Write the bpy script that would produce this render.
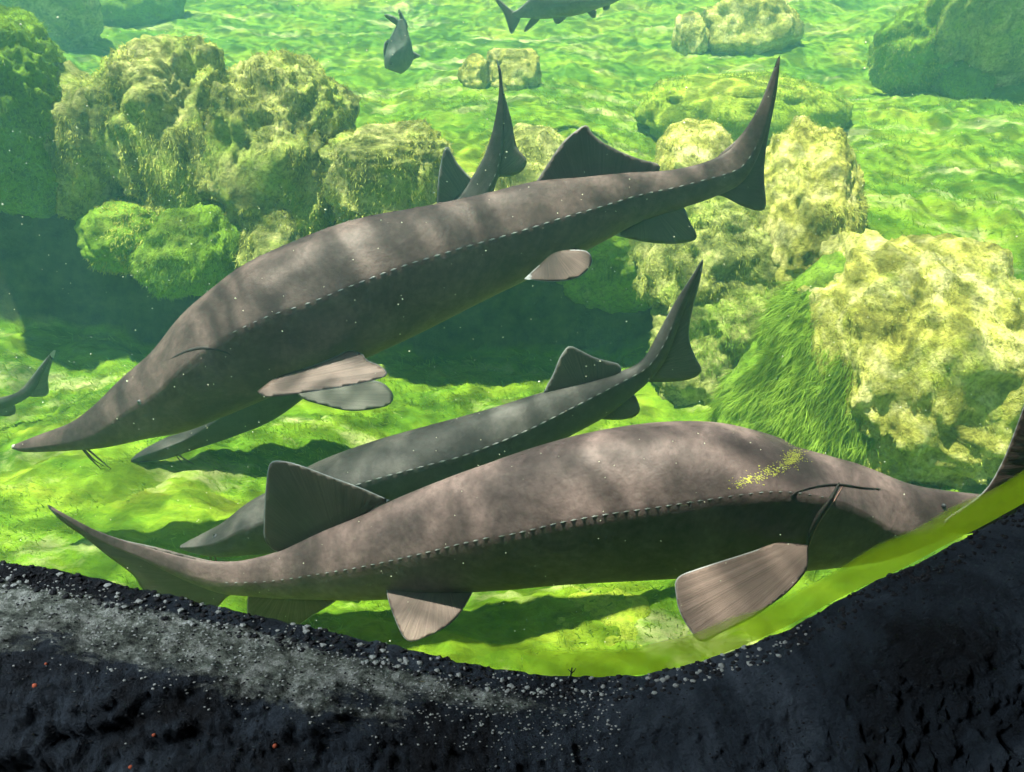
import bpy, bmesh, math, random
import numpy as np
from mathutils import Vector, Matrix
from mathutils.bvhtree import BVHTree
from mathutils.geometry import delaunay_2d_cdt

for o in list(bpy.data.objects):
    bpy.data.objects.remove(o)
rng = np.random.RandomState(7)
random.seed(7)
SC = bpy.context.scene
COL = SC.collection

# ------------------------------------------------------------------ camera, light, exposure
F = 800.0
CH = 1.6
PITCH = math.radians(24)
cp, sp = math.cos(PITCH), math.sin(PITCH)
cam_d = bpy.data.cameras.new('camera')
cam_d.sensor_width = 36.0
cam_d.lens = F / 1024 * 36.0
cam_d.clip_start = 0.02
cam = bpy.data.objects.new('camera', cam_d)
COL.objects.link(cam)
cam.location = (0, 0, CH)
cam.rotation_euler = (math.pi / 2 - PITCH, 0, 0)
SC.camera = cam

world = bpy.data.worlds.new('world')
SC.world = world
world.use_nodes = True
wn = world.node_tree.nodes
wl = world.node_tree.links
bgn = wn['Background']
sky = wn.new('ShaderNodeTexSky')
sky.sky_type = 'NISHITA'
sky.sun_disc = False
sky.sun_elevation = math.radians(60)
wl.new(sky.outputs[0], bgn.inputs[0])
bgn.inputs[1].default_value = 0.17

sun_d = bpy.data.lights.new('sun', 'SUN')
sun_d.energy = 19.5
sun_d.angle = math.radians(1.2)
sun_d.color = (1.0, 0.93, 0.80)
sun = bpy.data.objects.new('sun', sun_d)
COL.objects.link(sun)
sun.location = (-2, 6, 9)
sun.rotation_euler = Vector((0.22, 0.02, -0.97)).to_track_quat('-Z', 'Y').to_euler()

SC.view_settings.view_transform = 'Standard'
SC.view_settings.look = 'None'
SC.view_settings.gamma = 1.0
SC.view_settings.use_curve_mapping = False
SC.view_settings.exposure = 0.0
SC.cycles.use_denoising = True
SC.cycles.volume_bounces = 2
SC.cycles.transparent_max_bounces = 24
SC.cycles.max_bounces = 8
SC.cycles.diffuse_bounces = 3

YG = 0.75      # front face of the viewing pane
WZ = 2.35      # water level
HAZE_S, HAZE_A = 0.058, 0.055

# added unseen fill lamp that brightens the left of the sill
al_d = bpy.data.lights.new('sill_fill_lamp', 'AREA')
al_d.shape = 'RECTANGLE'; al_d.size = 0.6; al_d.size_y = 0.5
al_d.energy = 24.0
al_d.color = (0.80, 0.90, 1.0)
al = bpy.data.objects.new('sill_fill_lamp', al_d)
COL.objects.link(al)
al.location = (-1.35, 0.25, 2.0)
al.rotation_euler = (Vector((-0.45, 0.65, 0.95)) - Vector(al.location)).to_track_quat('-Z', 'Y').to_euler()

# ------------------------------------------------------------------ helpers
def ray(px, py):
    u = (px - 512.0) / F
    v = (386.0 - py) / F
    return u, cp + v * sp, -sp + v * cp

def W(px, py, y):
    rx, ry, rz = ray(px, py)
    t = y / ry
    return np.array([rx * t, y, CH + rz * t])

def scale_at(px, py, y):
    return (y / ray(px, py)[1]) / F       # metres per pixel there

def _hash(ix, iy, iz, seed):
    n = (ix * 374761393 + iy * 668265263 + iz * 2147483647 + seed * 974634777) & 0xFFFFFFFF
    n = ((n ^ (n >> 13)) * 1274126177) & 0xFFFFFFFF
    n = (n ^ (n >> 16)) & 0xFFFFFFFF
    return n.astype(np.float64) / 4294967295.0

def vnoise(P, s=1.0, seed=0):
    """smooth value noise, -1..1, P (n,3)"""
    Q = np.asarray(P, dtype=np.float64) * s + 1000.0
    I = np.floor(Q).astype(np.int64)
    f = Q - I
    f = f * f * f * (f * (f * 6 - 15) + 10)
    r = 0
    for dx in (0, 1):
        wx = f[:, 0] if dx else 1 - f[:, 0]
        for dy in (0, 1):
            wy = f[:, 1] if dy else 1 - f[:, 1]
            for dz in (0, 1):
                wz = f[:, 2] if dz else 1 - f[:, 2]
                r = r + wx * wy * wz * _hash(I[:, 0] + dx, I[:, 1] + dy, I[:, 2] + dz, seed)
    return r * 2 - 1

ROT = np.array(Matrix.Rotation(0.9, 3, Vector((0.5, 0.7, 0.4)).normalized()))
def fbm(P, s=1.0, octs=4, seed=0, gain=0.5, lac=2.1):
    a, r = 1.0, 0
    for k in range(octs):
        r = r + a * vnoise(P, s, seed + k * 17)
        P = P @ ROT
        a *= gain
        s *= lac
    return r

def sstep(a, b, x):
    t = np.clip((x - a) / (b - a), 0, 1)
    return t * t * (3 - 2 * t)

def mk(name, V, Fc, m, parent=None, smooth=True, uv=None):
    V = np.asarray(V, dtype=np.float64)
    if parent is not None:
        pw = Vector((0, 0, 0))
        q = parent
        while q is not None:
            pw += Vector(q.location)
            q = q.parent
        V = V - np.array(pw)
    me = bpy.data.meshes.new(name)
    me.from_pydata([tuple(v) for v in V], [], [tuple(int(i) for i in f) for f in Fc])
    if smooth:
        me.polygons.foreach_set('use_smooth', [True] * len(me.polygons))
    if uv is not None:
        l = me.uv_layers.new(name='UVMap')
        idx = np.zeros(len(me.loops), dtype=np.int32)
        me.loops.foreach_get('vertex_index', idx)
        l.data.foreach_set('uv', np.asarray(uv, dtype=np.float32)[idx].ravel())
    me.materials.append(m)
    me.update()
    o = bpy.data.objects.new(name, me)
    COL.objects.link(o)
    if parent is not None:
        o.parent = parent
    return o

def tag(o, label=None, cat=None, group=None, kind=None):
    if label: o['label'] = label
    if cat: o['category'] = cat
    if group: o['group'] = group
    if kind: o['kind'] = kind
    return o

def thing(name, loc, label, cat, group=None):
    o = bpy.data.objects.new(name, None)
    COL.objects.link(o)
    o.location = tuple(loc)
    o.empty_display_size = 0.1
    return tag(o, label, cat, group)

def origin_to(o, c):
    """move a top-level mesh's origin without moving its shape"""
    c = Vector(c)
    o.data.transform(Matrix.Translation(-c))
    o.location = c
    return o

def tube(pts, r, n=8, cap=True):
    P = np.array(pts, dtype=float)
    m = len(P)
    r = np.interp(np.linspace(0, 1, m), np.linspace(0, 1, len(np.atleast_1d(r))), np.atleast_1d(r))
    V, Fc = [], []
    for i in range(m):
        t = P[min(i + 1, m - 1)] - P[max(i - 1, 0)]
        t = t / (np.linalg.norm(t) + 1e-9)
        a = np.cross(t, [0.3, 0.5, 0.81]); a /= np.linalg.norm(a) + 1e-9
        b = np.cross(t, a)
        for k in range(n):
            q = 2 * math.pi * k / n
            V.append(P[i] + r[i] * (math.cos(q) * a + math.sin(q) * b))
    for i in range(m - 1):
        for k in range(n):
            Fc.append((i * n + k, i * n + (k + 1) % n, (i + 1) * n + (k + 1) % n, (i + 1) * n + k))
    if cap:
        Fc.append(tuple(range(n))[::-1]); Fc.append(tuple((m - 1) * n + k for k in range(n)))
    return V, Fc

def join(parts):
    V, Fc, b = [], [], 0
    for v, f in parts:
        V.extend(list(v)); Fc.extend([tuple(i + b for i in q) for q in f]); b += len(v)
    return V, Fc

def catmull(P, per=5):
    P = np.asarray(P, dtype=float)
    n = len(P)
    out = []
    for i in range(n - 1):
        p0 = P[i - 1] if i else 2 * P[0] - P[1]
        p1, p2 = P[i], P[i + 1]
        p3 = P[i + 2] if i + 2 < n else 2 * P[-1] - P[-2]
        for k in range(per):
            t = k / per
            out.append(0.5 * ((2 * p1) + (-p0 + p2) * t + (2 * p0 - 5 * p1 + 4 * p2 - p3) * t * t + (-p0 + 3 * p1 - 3 * p2 + p3) * t ** 3))
    out.append(P[-1])
    return np.array(out)

# ------------------------------------------------------------------ materials
class NT:
    def __init__(s, name):
        s.m = bpy.data.materials.new(name); s.m.use_nodes = True
        s.n = s.m.node_tree.nodes; s.l = s.m.node_tree.links
        s.b = s.n['Principled BSDF']; s.out = s.n['Material Output']
        s.tc = s.n.new('ShaderNodeTexCoord')
    def link(s, a, b): s.l.new(a, b)
    def noise(s, scale, detail=4, rough=0.55, vec=None, dist=0.0, stretch=None, rot=None):
        t = s.n.new('ShaderNodeTexNoise')
        t.inputs['Scale'].default_value = scale; t.inputs['Detail'].default_value = detail
        t.inputs['Roughness'].default_value = rough; t.inputs['Distortion'].default_value = dist
        v = vec or s.tc.outputs['Object']
        if stretch:
            mp = s.n.new('ShaderNodeMapping'); mp.inputs['Scale'].default_value = stretch
            if rot: mp.inputs['Rotation'].default_value = rot
            s.link(v, mp.inputs['Vector']); v = mp.outputs[0]
        s.link(v, t.inputs['Vector'])
        return t.outputs['Fac']
    def ramp(s, fac, stops):
        r = s.n.new('ShaderNodeValToRGB')
        e = r.color_ramp.elements
        while len(e) < len(stops): e.new(0.5)
        for q, (p, c) in zip(e, stops):
            q.position = p
            q.color = (c[0], c[1], c[2], 1) if isinstance(c, (tuple, list)) else (c, c, c, 1)
        s.link(fac, r.inputs[0])
        return r.outputs[0]
    def mix(s, fac, a, b, mode='MIX'):
        x = s.n.new('ShaderNodeMix'); x.data_type = 'RGBA'; x.blend_type = mode
        for sock, v in ((x.inputs[0], fac), (x.inputs[6], a), (x.inputs[7], b)):
            if hasattr(v, 'is_linked'): s.link(v, sock)
            elif isinstance(v, (tuple, list)): sock.default_value = (v[0], v[1], v[2], 1)
            else: sock.default_value = v
        return x.outputs[2]
    def math(s, op, a, b=0.0):
        x = s.n.new('ShaderNodeMath'); x.operation = op
        for sock, v in ((x.inputs[0], a), (x.inputs[1], b)):
            if hasattr(v, 'is_linked'): s.link(v, sock)
            else: sock.default_value = v
        return x.outputs[0]
    def bump(s, h, strength=0.5, dist=0.01, prev=None):
        x = s.n.new('ShaderNodeBump'); x.inputs['Strength'].default_value = strength
        x.inputs['Distance'].default_value = dist
        s.link(h, x.inputs['Height'])
        if prev: s.link(prev, x.inputs['Normal'])
        s.link(x.outputs[0], s.b.inputs['Normal'])
        return x.outputs[0]
    def set(s, **k):
        for a, v in k.items():
            a = a.replace('_', ' ')
            sock = s.b.inputs[a]
            if hasattr(v, 'is_linked'): s.link(v, sock)
            elif isinstance(v, (tuple, list)): sock.default_value = (v[0], v[1], v[2], 1)
            else: sock.default_value = v
        return s.m

def mat_skin(name, dark, light, speck=(0.45, 0.45, 0.38)):
    n = NT(name)
    c = n.ramp(n.noise(6, 8, 0.7, dist=0.6), [(0.38, dark), (0.62, light)])
    c2 = n.mix(n.ramp(n.noise(60, 3, 0.6), [(0.35, 0.0), (0.75, 0.6)]), c, tuple(x * 0.6 for x in dark))
    v = n.n.new('ShaderNodeTexVoronoi'); v.inputs['Scale'].default_value = 60
    n.link(n.tc.outputs['Object'], v.inputs['Vector'])
    sp_ = n.ramp(v.outputs['Distance'], [(0.0, 1.0), (0.07, 0.0)])
    gate = n.ramp(n.noise(23, 2), [(0.52, 0.0), (0.6, 0.8)])
    c3 = n.mix(n.mix(1.0, sp_, gate, 'MULTIPLY'), c2, speck)
    n.set(Base_Color=c3, Roughness=0.55)
    n.b.inputs['Specular IOR Level'].default_value = 0.25
    b = n.bump(n.noise(130, 3), 0.25, 0.003)
    n.bump(n.noise(26, 3, 0.6), 0.25, 0.01, b)
    return n.m

def mat_fin(name, base, pale, edge=(0.46, 0.50, 0.52), trans=0.35):
    n = NT(name)
    uvn = n.n.new('ShaderNodeSeparateXYZ')
    n.link(n.tc.outputs['UV'], uvn.inputs[0])
    d, ph = uvn.outputs[0], uvn.outputs[1]
    cmb = n.n.new('ShaderNodeCombineXYZ')
    n.link(n.math('MULTIPLY', ph, 1.0), cmb.inputs[0]); n.link(n.math('MULTIPLY', d, 0.02), cmb.inputs[1])
    rays = n.noise(1.6, 3, 0.6, cmb.outputs[0])
    c = n.mix(n.ramp(rays, [(0.35, 0.0), (0.7, 1.0)]), base, pale)
    c = n.mix(n.ramp(n.noise(9, 4), [(0.4, 0.0), (0.75, 0.6)]), c, tuple(x * 0.55 for x in base))
    e = n.ramp(n.math('DIVIDE', d, 10.0), [(0.0, 1.0), (0.06, 0.7), (0.13, 0.0)])
    c = n.mix(e, c, edge)
    n.set(Base_Color=c, Roughness=0.5)
    n.b.inputs['Specular IOR Level'].default_value = 0.3
    n.bump(rays, 0.35, 0.004)
    tr = n.n.new('ShaderNodeBsdfTranslucent')
    n.link(c, tr.inputs[0])
    mx = n.n.new('ShaderNodeMixShader'); mx.inputs[0].default_value = trans
    n.link(n.b.outputs[0], mx.inputs[1]); n.link(tr.outputs[0], mx.inputs[2])
    n.link(mx.outputs[0], n.out.inputs[0])
    return n.m

def mat_plain(name, col, rough=0.5, trans=0.0, bump=0.0):
    n = NT(name)
    c = n.mix(n.noise(40, 3), tuple(x * 0.75 for x in col), tuple(min(1, x * 1.2) for x in col))
    n.set(Base_Color=c, Roughness=rough)
    if bump: n.bump(n.noise(80, 3), bump, 0.004)
    if trans:
        tr = n.n.new('ShaderNodeBsdfTranslucent'); n.link(c, tr.inputs[0])
        mx = n.n.new('ShaderNodeMixShader'); mx.inputs[0].default_value = trans
        n.link(n.b.outputs[0], mx.inputs[1]); n.link(tr.outputs[0], mx.inputs[2]); n.link(mx.outputs[0], n.out.inputs[0])
    return n.m

def mat_rock(name, dark, mid, light, green, gshare=0.5):
    n = NT(name)
    c = n.ramp(n.noise(6, 8, 0.7, dist=0.6), [(0.30, dark), (0.48, mid), (0.66, light)])
    g = n.ramp(n.noise(3.0, 5, 0.65), [(0.62 - 0.3 * gshare, 0.0), (0.80 - 0.3 * gshare, 0.85)])
    c = n.mix(g, c, green)
    c = n.mix(n.ramp(n.noise(45, 4, 0.7), [(0.3, 0.75), (0.55, 0.0)]), c, dark)
    n.set(Base_Color=c, Roughness=0.9)
    n.b.inputs['Specular IOR Level'].default_value = 0.1
    b = n.bump(n.noise(55, 5, 0.7), 0.7, 0.012)
    n.bump(n.noise(16, 6, 0.7), 0.8, 0.03, b)
    return n.m

def mat_floor():
    n = NT('algae_covered_bed')
    base = n.ramp(n.noise(1.6, 7, 0.65, stretch=(0.8, 1.5, 1), dist=0.8),
                  [(0.28, (0.055, 0.145, 0.012)), (0.43, (0.12, 0.26, 0.015)), (0.55, (0.21, 0.35, 0.02)), (0.72, (0.36, 0.42, 0.045))])
    fine = n.ramp(n.noise(14, 6, 0.7, stretch=(0.7, 1.6, 1), dist=1.0), [(0.3, 0.45), (0.6, 1.0)])
    c = n.mix(0.8, base, fine, 'MULTIPLY')
    sand = n.ramp(n.noise(1.7, 7, 0.72, stretch=(0.7, 1.8, 1)), [(0.54, 0.0), (0.68, 0.7)])
    c = n.mix(sand, c, (0.62, 0.62, 0.30))
    # shade painted into the colour: darker stone tones on steep ledge faces
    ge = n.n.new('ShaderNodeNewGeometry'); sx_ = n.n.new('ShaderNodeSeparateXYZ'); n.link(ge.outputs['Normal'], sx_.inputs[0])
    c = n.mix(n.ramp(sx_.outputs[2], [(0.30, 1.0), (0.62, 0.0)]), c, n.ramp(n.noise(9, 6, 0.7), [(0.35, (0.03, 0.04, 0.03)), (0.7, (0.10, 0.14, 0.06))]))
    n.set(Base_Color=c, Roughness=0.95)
    n.b.inputs['Specular IOR Level'].default_value = 0.05
    b = n.bump(n.noise(22, 6, 0.7, stretch=(0.8, 1.3, 1)), 0.45, 0.03)
    n.bump(n.noise(80, 4, 0.7), 0.6, 0.008, b)
    return n.m

def mat_sill():
    n = NT('dark_wet_rock')
    c = n.ramp(n.noise(5, 8, 0.7, dist=0.8), [(0.38, (0.006, 0.008, 0.010)), (0.5, (0.035, 0.050, 0.065)), (0.68, (0.12, 0.15, 0.18))])
    uvn = n.n.new('ShaderNodeSeparateXYZ')
    n.link(n.tc.outputs['UV'], uvn.inputs[0])
    # pale mineral crust along the ledge: a stain that runs along the lip, wide on the left, thin on the right
    crust = n.ramp(uvn.outputs[1], [(0.06, 0.0), (0.13, 0.55), (0.22, 1.0), (0.36, 0.7), (0.55, 0.0)])
    side = n.ramp(uvn.outputs[0], [(0.28, 1.0), (0.50, 0.75), (0.62, 0.18)])
    br = n.ramp(n.noise(9, 9, 0.78, dist=1.0, stretch=(0.5, 1, 1)), [(0.40, 0.0), (0.52, 1.0)])
    pos_ = n.math('MULTIPLY', n.math('MULTIPLY', crust, side), 0.62)
    f = n.ramp(n.math('ADD', pos_, n.math('MULTIPLY', n.noise(11, 10, 0.75, dist=0.3, stretch=(0.35, 1, 1)), 0.9)), [(0.84, 0.0), (0.90, 0.75), (1.0, 1.0)])
    cc = n.ramp(n.noise(60, 7, 0.8, stretch=(0.6, 1, 1)), [(0.38, (0.05, 0.06, 0.045)), (0.50, (0.30, 0.33, 0.25)), (0.62, (0.85, 0.86, 0.74))])
    c = n.mix(f, c, cc)
    n.set(Base_Color=c, Roughness=0.62)
    n.b.inputs['Specular IOR Level'].default_value = 0.35
    b = n.bump(n.noise(120, 5, 0.7), 0.9, 0.007)
    n.bump(n.noise(26, 8, 0.75, stretch=(0.45, 1, 1)), 1.0, 0.03, b)
    return n.m

M = {
    'skin': mat_skin('sturgeon_skin', (0.070, 0.051, 0.046), (0.150, 0.110, 0.098)),
    'skin_brown': mat_skin('sturgeon_skin_brown', (0.088, 0.064, 0.061), (0.19, 0.140, 0.132)),
    'skin_cool': mat_skin('sturgeon_skin_cool', (0.048, 0.050, 0.045), (0.088, 0.086, 0.078)),
    'carp_skin': mat_skin('carp_skin', (0.10, 0.13, 0.12), (0.20, 0.22, 0.19)),
    'fin': mat_fin('fin_membrane', (0.09, 0.065, 0.055), (0.20, 0.15, 0.13), trans=0.25),
    'fin_cool': mat_fin('fin_membrane_cool', (0.11, 0.12, 0.10), (0.19, 0.19, 0.155), edge=(0.32, 0.36, 0.36), trans=0.30),
    'fin_body': mat_fin('fin_membrane_body', (0.085, 0.070, 0.060), (0.13, 0.105, 0.09), edge=(0.16, 0.17, 0.17), trans=0.15),
    'fin_brown': mat_fin('fin_membrane_brown', (0.15, 0.11, 0.095), (0.28, 0.205, 0.18), trans=0.25),
    'scute': mat_plain('scute_bone', (0.27, 0.29, 0.29), 0.4),
    'pale': mat_plain('painted_snout_highlight', (0.55, 0.55, 0.50), 0.5),
    'eye': mat_plain('eye_dark', (0.01, 0.01, 0.012), 0.12),
    'iris': mat_plain('eye_iris', (0.09, 0.10, 0.11), 0.3),
    'gill_pink': mat_plain('gill_membrane_pink', (0.34, 0.19, 0.15), 0.5),
    'groove': mat_plain('gill_slit_dark', (0.02, 0.016, 0.014), 0.7),
    'barbel': mat_plain('barbel_skin', (0.10, 0.09, 0.06), 0.5),
    'rock': mat_rock('algae_rock', (0.06, 0.08, 0.02), (0.34, 0.38, 0.10), (0.74, 0.72, 0.30), (0.27, 0.42, 0.03), 0.5),
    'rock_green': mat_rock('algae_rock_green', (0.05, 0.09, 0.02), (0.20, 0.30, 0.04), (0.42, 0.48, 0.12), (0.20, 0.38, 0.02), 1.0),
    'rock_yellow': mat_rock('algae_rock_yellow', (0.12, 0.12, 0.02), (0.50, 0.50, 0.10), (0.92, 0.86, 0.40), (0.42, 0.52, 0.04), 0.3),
    'rock_lime': mat_rock('algae_rock_lime', (0.14, 0.22, 0.02), (0.40, 0.50, 0.05), (0.62, 0.64, 0.14), (0.28, 0.44, 0.02), 0.6),
    'floor': mat_floor(),
    'sill': mat_sill(),
    'weed': mat_plain('filament_algae', (0.30, 0.47, 0.04), 0.8, trans=0.4),
    'weed_yellow': mat_plain('filament_algae_yellow', (0.52, 0.56, 0.10), 0.8, trans=0.4),
    'fleck': mat_plain('algae_flecks', (0.62, 0.66, 0.12), 0.8),
    'lichen': mat_plain('orange_lichen', (0.55, 0.12, 0.05), 0.8),
    'leaf': mat_plain('dry_leaf', (0.45, 0.38, 0.14), 0.7),
    'twig': mat_plain('dark_twig', (0.02, 0.02, 0.015), 0.8),
    'crumb': mat_plain('mortar_crumb', (0.42, 0.43, 0.38), 0.85, bump=0.5),
    'crumb_dark': mat_plain('mortar_crumb_dark', (0.015, 0.016, 0.017), 0.85, bump=0.5),
    'concrete': mat_plain('shelter_concrete', (0.06, 0.06, 0.06), 0.9, bump=0.3),
    'speck': mat_plain('suspended_speck', (0.75, 0.8, 0.6), 0.7),
}

# ------------------------------------------------------------------ the setting: pond bed
def height(x, y):
    P = np.stack([x, y, np.zeros_like(x)], 1)
    wob = fbm(P * [1, 0.0, 0], 0.9, 3, 5)
    right = sstep(0.82, 1.40, x)
    # left and middle: flat bed, then a scarp, then a plateau
    ys = 4.12 + 0.14 * wob
    hl = 0.80 * sstep(ys, ys + 0.16, y)
    # right: a bank that climbs steadily
    hr = 0.80 * sstep(2.9, 4.3, y)
    h = hl * (1 - right) + hr * right
    h = h + 0.34 * sstep(4.4, 7.2, y) + 0.55 * sstep(6.8, 9.6, y) + 1.3 * sstep(9.2, 13, y)
    h = h + 0.10 * fbm(P, 0.7, 3, 11) + 0.030 * fbm(P * [1, 1.5, 1], 4.0, 4, 31, 0.6)
    h = h + 0.012 * fbm(P, 18, 3, 51, 0.65)
    return h

nx, ny = 420, 560
A = np.linspace(-1.15, 1.15, nx)
T = np.linspace(0, 1, ny)
Yv = 0.84 + 13.2 * T ** 1.7
gx, gy = np.meshgrid(A, Yv)
X = (gx * (gy + 1.2)).ravel(); Y = gy.ravel()
Z = height(X, Y)
V = np.stack([X, Y, Z], 1)
idx = np.arange(nx * ny).reshape(ny, nx)
Q = np.stack([idx[:-1, :-1], idx[:-1, 1:], idx[1:, 1:], idx[1:, :-1]], -1).reshape(-1, 4)
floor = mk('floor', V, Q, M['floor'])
tag(floor, 'bright green algae covered pond bed sloping up towards the back', kind='structure')

def H(x, y):
    return float(height(np.array([x]), np.array([y]))[0])

# ------------------------------------------------------------------ water and pane
def box(x0, x1, y0, y1, z0, z1):
    V = [(x0, y0, z0), (x1, y0, z0), (x1, y1, z0), (x0, y1, z0), (x0, y0, z1), (x1, y0, z1), (x1, y1, z1), (x0, y1, z1)]
    return V, [(0, 3, 2, 1), (4, 5, 6, 7), (0, 1, 5, 4), (1, 2, 6, 5), (2, 3, 7, 6), (3, 0, 4, 7)]

n = NT('hazy_pond_water')
n.n.remove(n.b)
vs = n.n.new('ShaderNodeVolumeScatter'); vs.inputs['Color'].default_value = (0.22, 0.58, 0.64, 1)
vs.inputs['Density'].default_value = HAZE_S; vs.inputs['Anisotropy'].default_value = 0.35
va = n.n.new('ShaderNodeVolumeAbsorption'); va.inputs['Color'].default_value = (0.42, 0.95, 0.78, 1)
va.inputs['Density'].default_value = HAZE_A
ad = n.n.new('ShaderNodeAddShader')
n.link(vs.outputs[0], ad.inputs[0]); n.link(va.outputs[0], ad.inputs[1]); n.link(ad.outputs[0], n.out.inputs['Volume'])
v, f = box(-17, 17, YG + 0.035, 14.5, -1.0, WZ)
water = mk('water', v, f, n.m, smooth=False)
tag(water, kind='structure')

n = NT('rippled_water_painted_dapples')
n.n.remove(n.b)
mp = n.n.new('ShaderNodeMapping'); n.link(n.tc.outputs['Object'], mp.inputs[0])
w1 = n.noise(4.2, 2, 0.5, mp.outputs[0], dist=1.2)
w2 = n.noise(9.0, 2, 0.5, mp.outputs[0], dist=0.8)
rid = n.math('ABSOLUTE', n.math('SUBTRACT', w1, 0.5))
lines = n.ramp(rid, [(0.0, 1.0), (0.045, 0.72), (0.12, 0.32)])  # sun dapples painted into the surface's transparency
cc = n.mix(n.ramp(w2, [(0.35, 0.0), (0.65, 1.0)]), n.mix(1.0, lines, (0.62, 0.62, 0.62), 'MULTIPLY'), lines)
tb = n.n.new('ShaderNodeBsdfTransparent'); n.link(cc, tb.inputs[0])
gb = n.n.new('ShaderNodeBsdfGlossy'); gb.inputs['Roughness'].default_value = 0.08
bp = n.n.new('ShaderNodeBump'); bp.inputs['Strength'].default_value = 0.4; n.link(w1, bp.inputs['Height']); n.link(bp.outputs[0], gb.inputs['Normal'])
mx = n.n.new('ShaderNodeMixShader'); mx.inputs[0].default_value = 0.05
n.link(tb.outputs[0], mx.inputs[1]); n.link(gb.outputs[0], mx.inputs[2]); n.link(mx.outputs[0], n.out.inputs[0])
ws = mk('water_surface', [(-17, YG + 0.03, WZ + 0.01), (17, YG + 0.03, WZ + 0.01), (17, 14.5, WZ + 0.01), (-17, 14.5, WZ + 0.01)], [(0, 1, 2, 3)], n.m, smooth=False)
tag(ws, kind='structure')

n = NT('viewing_pane_glass')
n.n.remove(n.b)
tb = n.n.new('ShaderNodeBsdfTransparent'); tb.inputs[0].default_value = (0.97, 0.99, 0.98, 1)
gb = n.n.new('ShaderNodeBsdfGlossy'); gb.inputs['Roughness'].default_value = 0.02
fr = n.n.new('ShaderNodeFresnel'); fr.inputs[0].default_value = 1.2
mx = n.n.new('ShaderNodeMixShader')
n.link(fr.outputs[0], mx.inputs[0]); n.link(tb.outputs[0], mx.inputs[1]); n.link(gb.outputs[0], mx.inputs[2]); n.link(mx.outputs[0], n.out.inputs[0])
v, f = box(-2.6, 2.6, YG, YG + 0.03, 0.45, 2.7)
pane = mk('window_1', v, f, n.m, smooth=False)
tag(pane, kind='structure')

# ------------------------------------------------------------------ rock sill on the viewer's side
EDGE = [(-160, 535), (-60, 550), (0, 562), (60, 572), (150, 592), (250, 615), (350, 637), (430, 655), (500, 670), (560, 677), (620, 676),
        (680, 667), (740, 648), (800, 622), (860, 590), (920, 562), (970, 535), (1024, 507), (1100, 462), (1180, 400), (1260, 330)]
E = catmull([W(a, b, YG)[[0, 2]] for a, b in EDGE], 6)
ex = np.concatenate([[-2.6, -1.6], E[:, 0], [2.6]])
ez = np.concatenate([[1.9, 1.35], E[:, 1], [2.7]])
prof = catmull([(0.10, -1.6), (0.09, -0.5), (0.05, -0.18), (0.003, -0.07), (0.0, 0.0), (-0.02, 0.001), (-0.05, -0.008), (-0.09, -0.03), (-0.14, -0.075),
                (-0.19, -0.14), (-0.225, -0.24), (-0.24, -0.40), (-0.25, -0.9), (-0.25, -1.6)], 12)
sx = np.linspace(-2.0, 2.2, 620)
# finer in the visible part
sx = np.concatenate([np.linspace(-2.4, -0.75, 80), np.linspace(-0.74, 0.74, 560), np.linspace(0.75, 2.5, 80)])
zb = np.interp(sx, ex, ez)
k = len(prof)
GX = np.repeat(sx[:, None], k, 1); GY = YG + np.repeat(prof[None, :, 0], len(sx), 0)
GZ = zb[:, None] + prof[None, :, 1]
P = np.stack([GX.ravel(), GY.ravel(), GZ.ravel()], 1)
pi = np.repeat(np.arange(k)[None, :], len(sx), 0).ravel() / (k - 1)
lip = np.clip((pi - 5.5 / 13 * 1.0) / 0.25, 0, 1)          # 0 on the lip, 1 well down the face
PS = P * [0.30, 1, 1]
nd = 0.010 * fbm(PS, 9, 4, 3, 0.6) + 0.007 * (0.5 - np.abs(fbm(PS, 34, 4, 9, 0.65))) + 0.004 * fbm(P * [0.7, 1, 1], 90, 3, 29, 0.75)
groov = -0.007 * sstep(0.25, 0.7, fbm(P * [0.4, 1, 1.6], 14, 4, 77, 0.6))
P[:, 1] -= (nd + groov) * lip * 1.3
P[:, 2] += (nd + groov) * lip * 1.0 + 0.0035 * fbm(P, 45, 3, 19) * (1 - lip) * (P[:, 1] <= YG + 0.04) - 0.001
idx = np.arange(len(sx) * k).reshape(len(sx), k)
Q = np.stack([idx[:-1, :-1], idx[1:, :-1], idx[1:, 1:], idx[:-1, 1:]], -1).reshape(-1, 4)
uu = (GX.ravel() + 0.75) / 1.5
vv = np.clip((pi * 13 - 4.0) / 8.0, 0, 1)
sill = mk('window_sill', P, Q, M['sill'], uv=np.stack([uu, vv], 1))
tag(sill, 'dark rough rock sill curving under the viewing pane', kind='structure')
deps = bpy.context.evaluated_depsgraph_get()
sill_bvh = BVHTree.FromPolygons([tuple(p) for p in P], [tuple(int(i) for i in q) for q in Q])

def cast(bvh, px, py):
    d = Vector(ray(px, py)).normalized()
    h = bvh.ray_cast(Vector((0, 0, CH)), d)
    return (np.array(h[0]), np.array(h[1])) if h[0] is not None else (None, None)

def ico(c, r, sub=1, squash=(1, 1, 1), jag=0.0):
    bm = bmesh.new(); bmesh.ops.create_icosphere(bm, subdivisions=sub, radius=1)
    V = np.array([v.co[:] for v in bm.verts]); Fc = [tuple(v.index for v in f.verts) for f in bm.faces]
    bm.free()
    if jag: V = V * (1 + jag * rng.uniform(-1, 1, (len(V), 1)))
    return V * np.array(squash) * r + np.array(c), Fc

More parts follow.
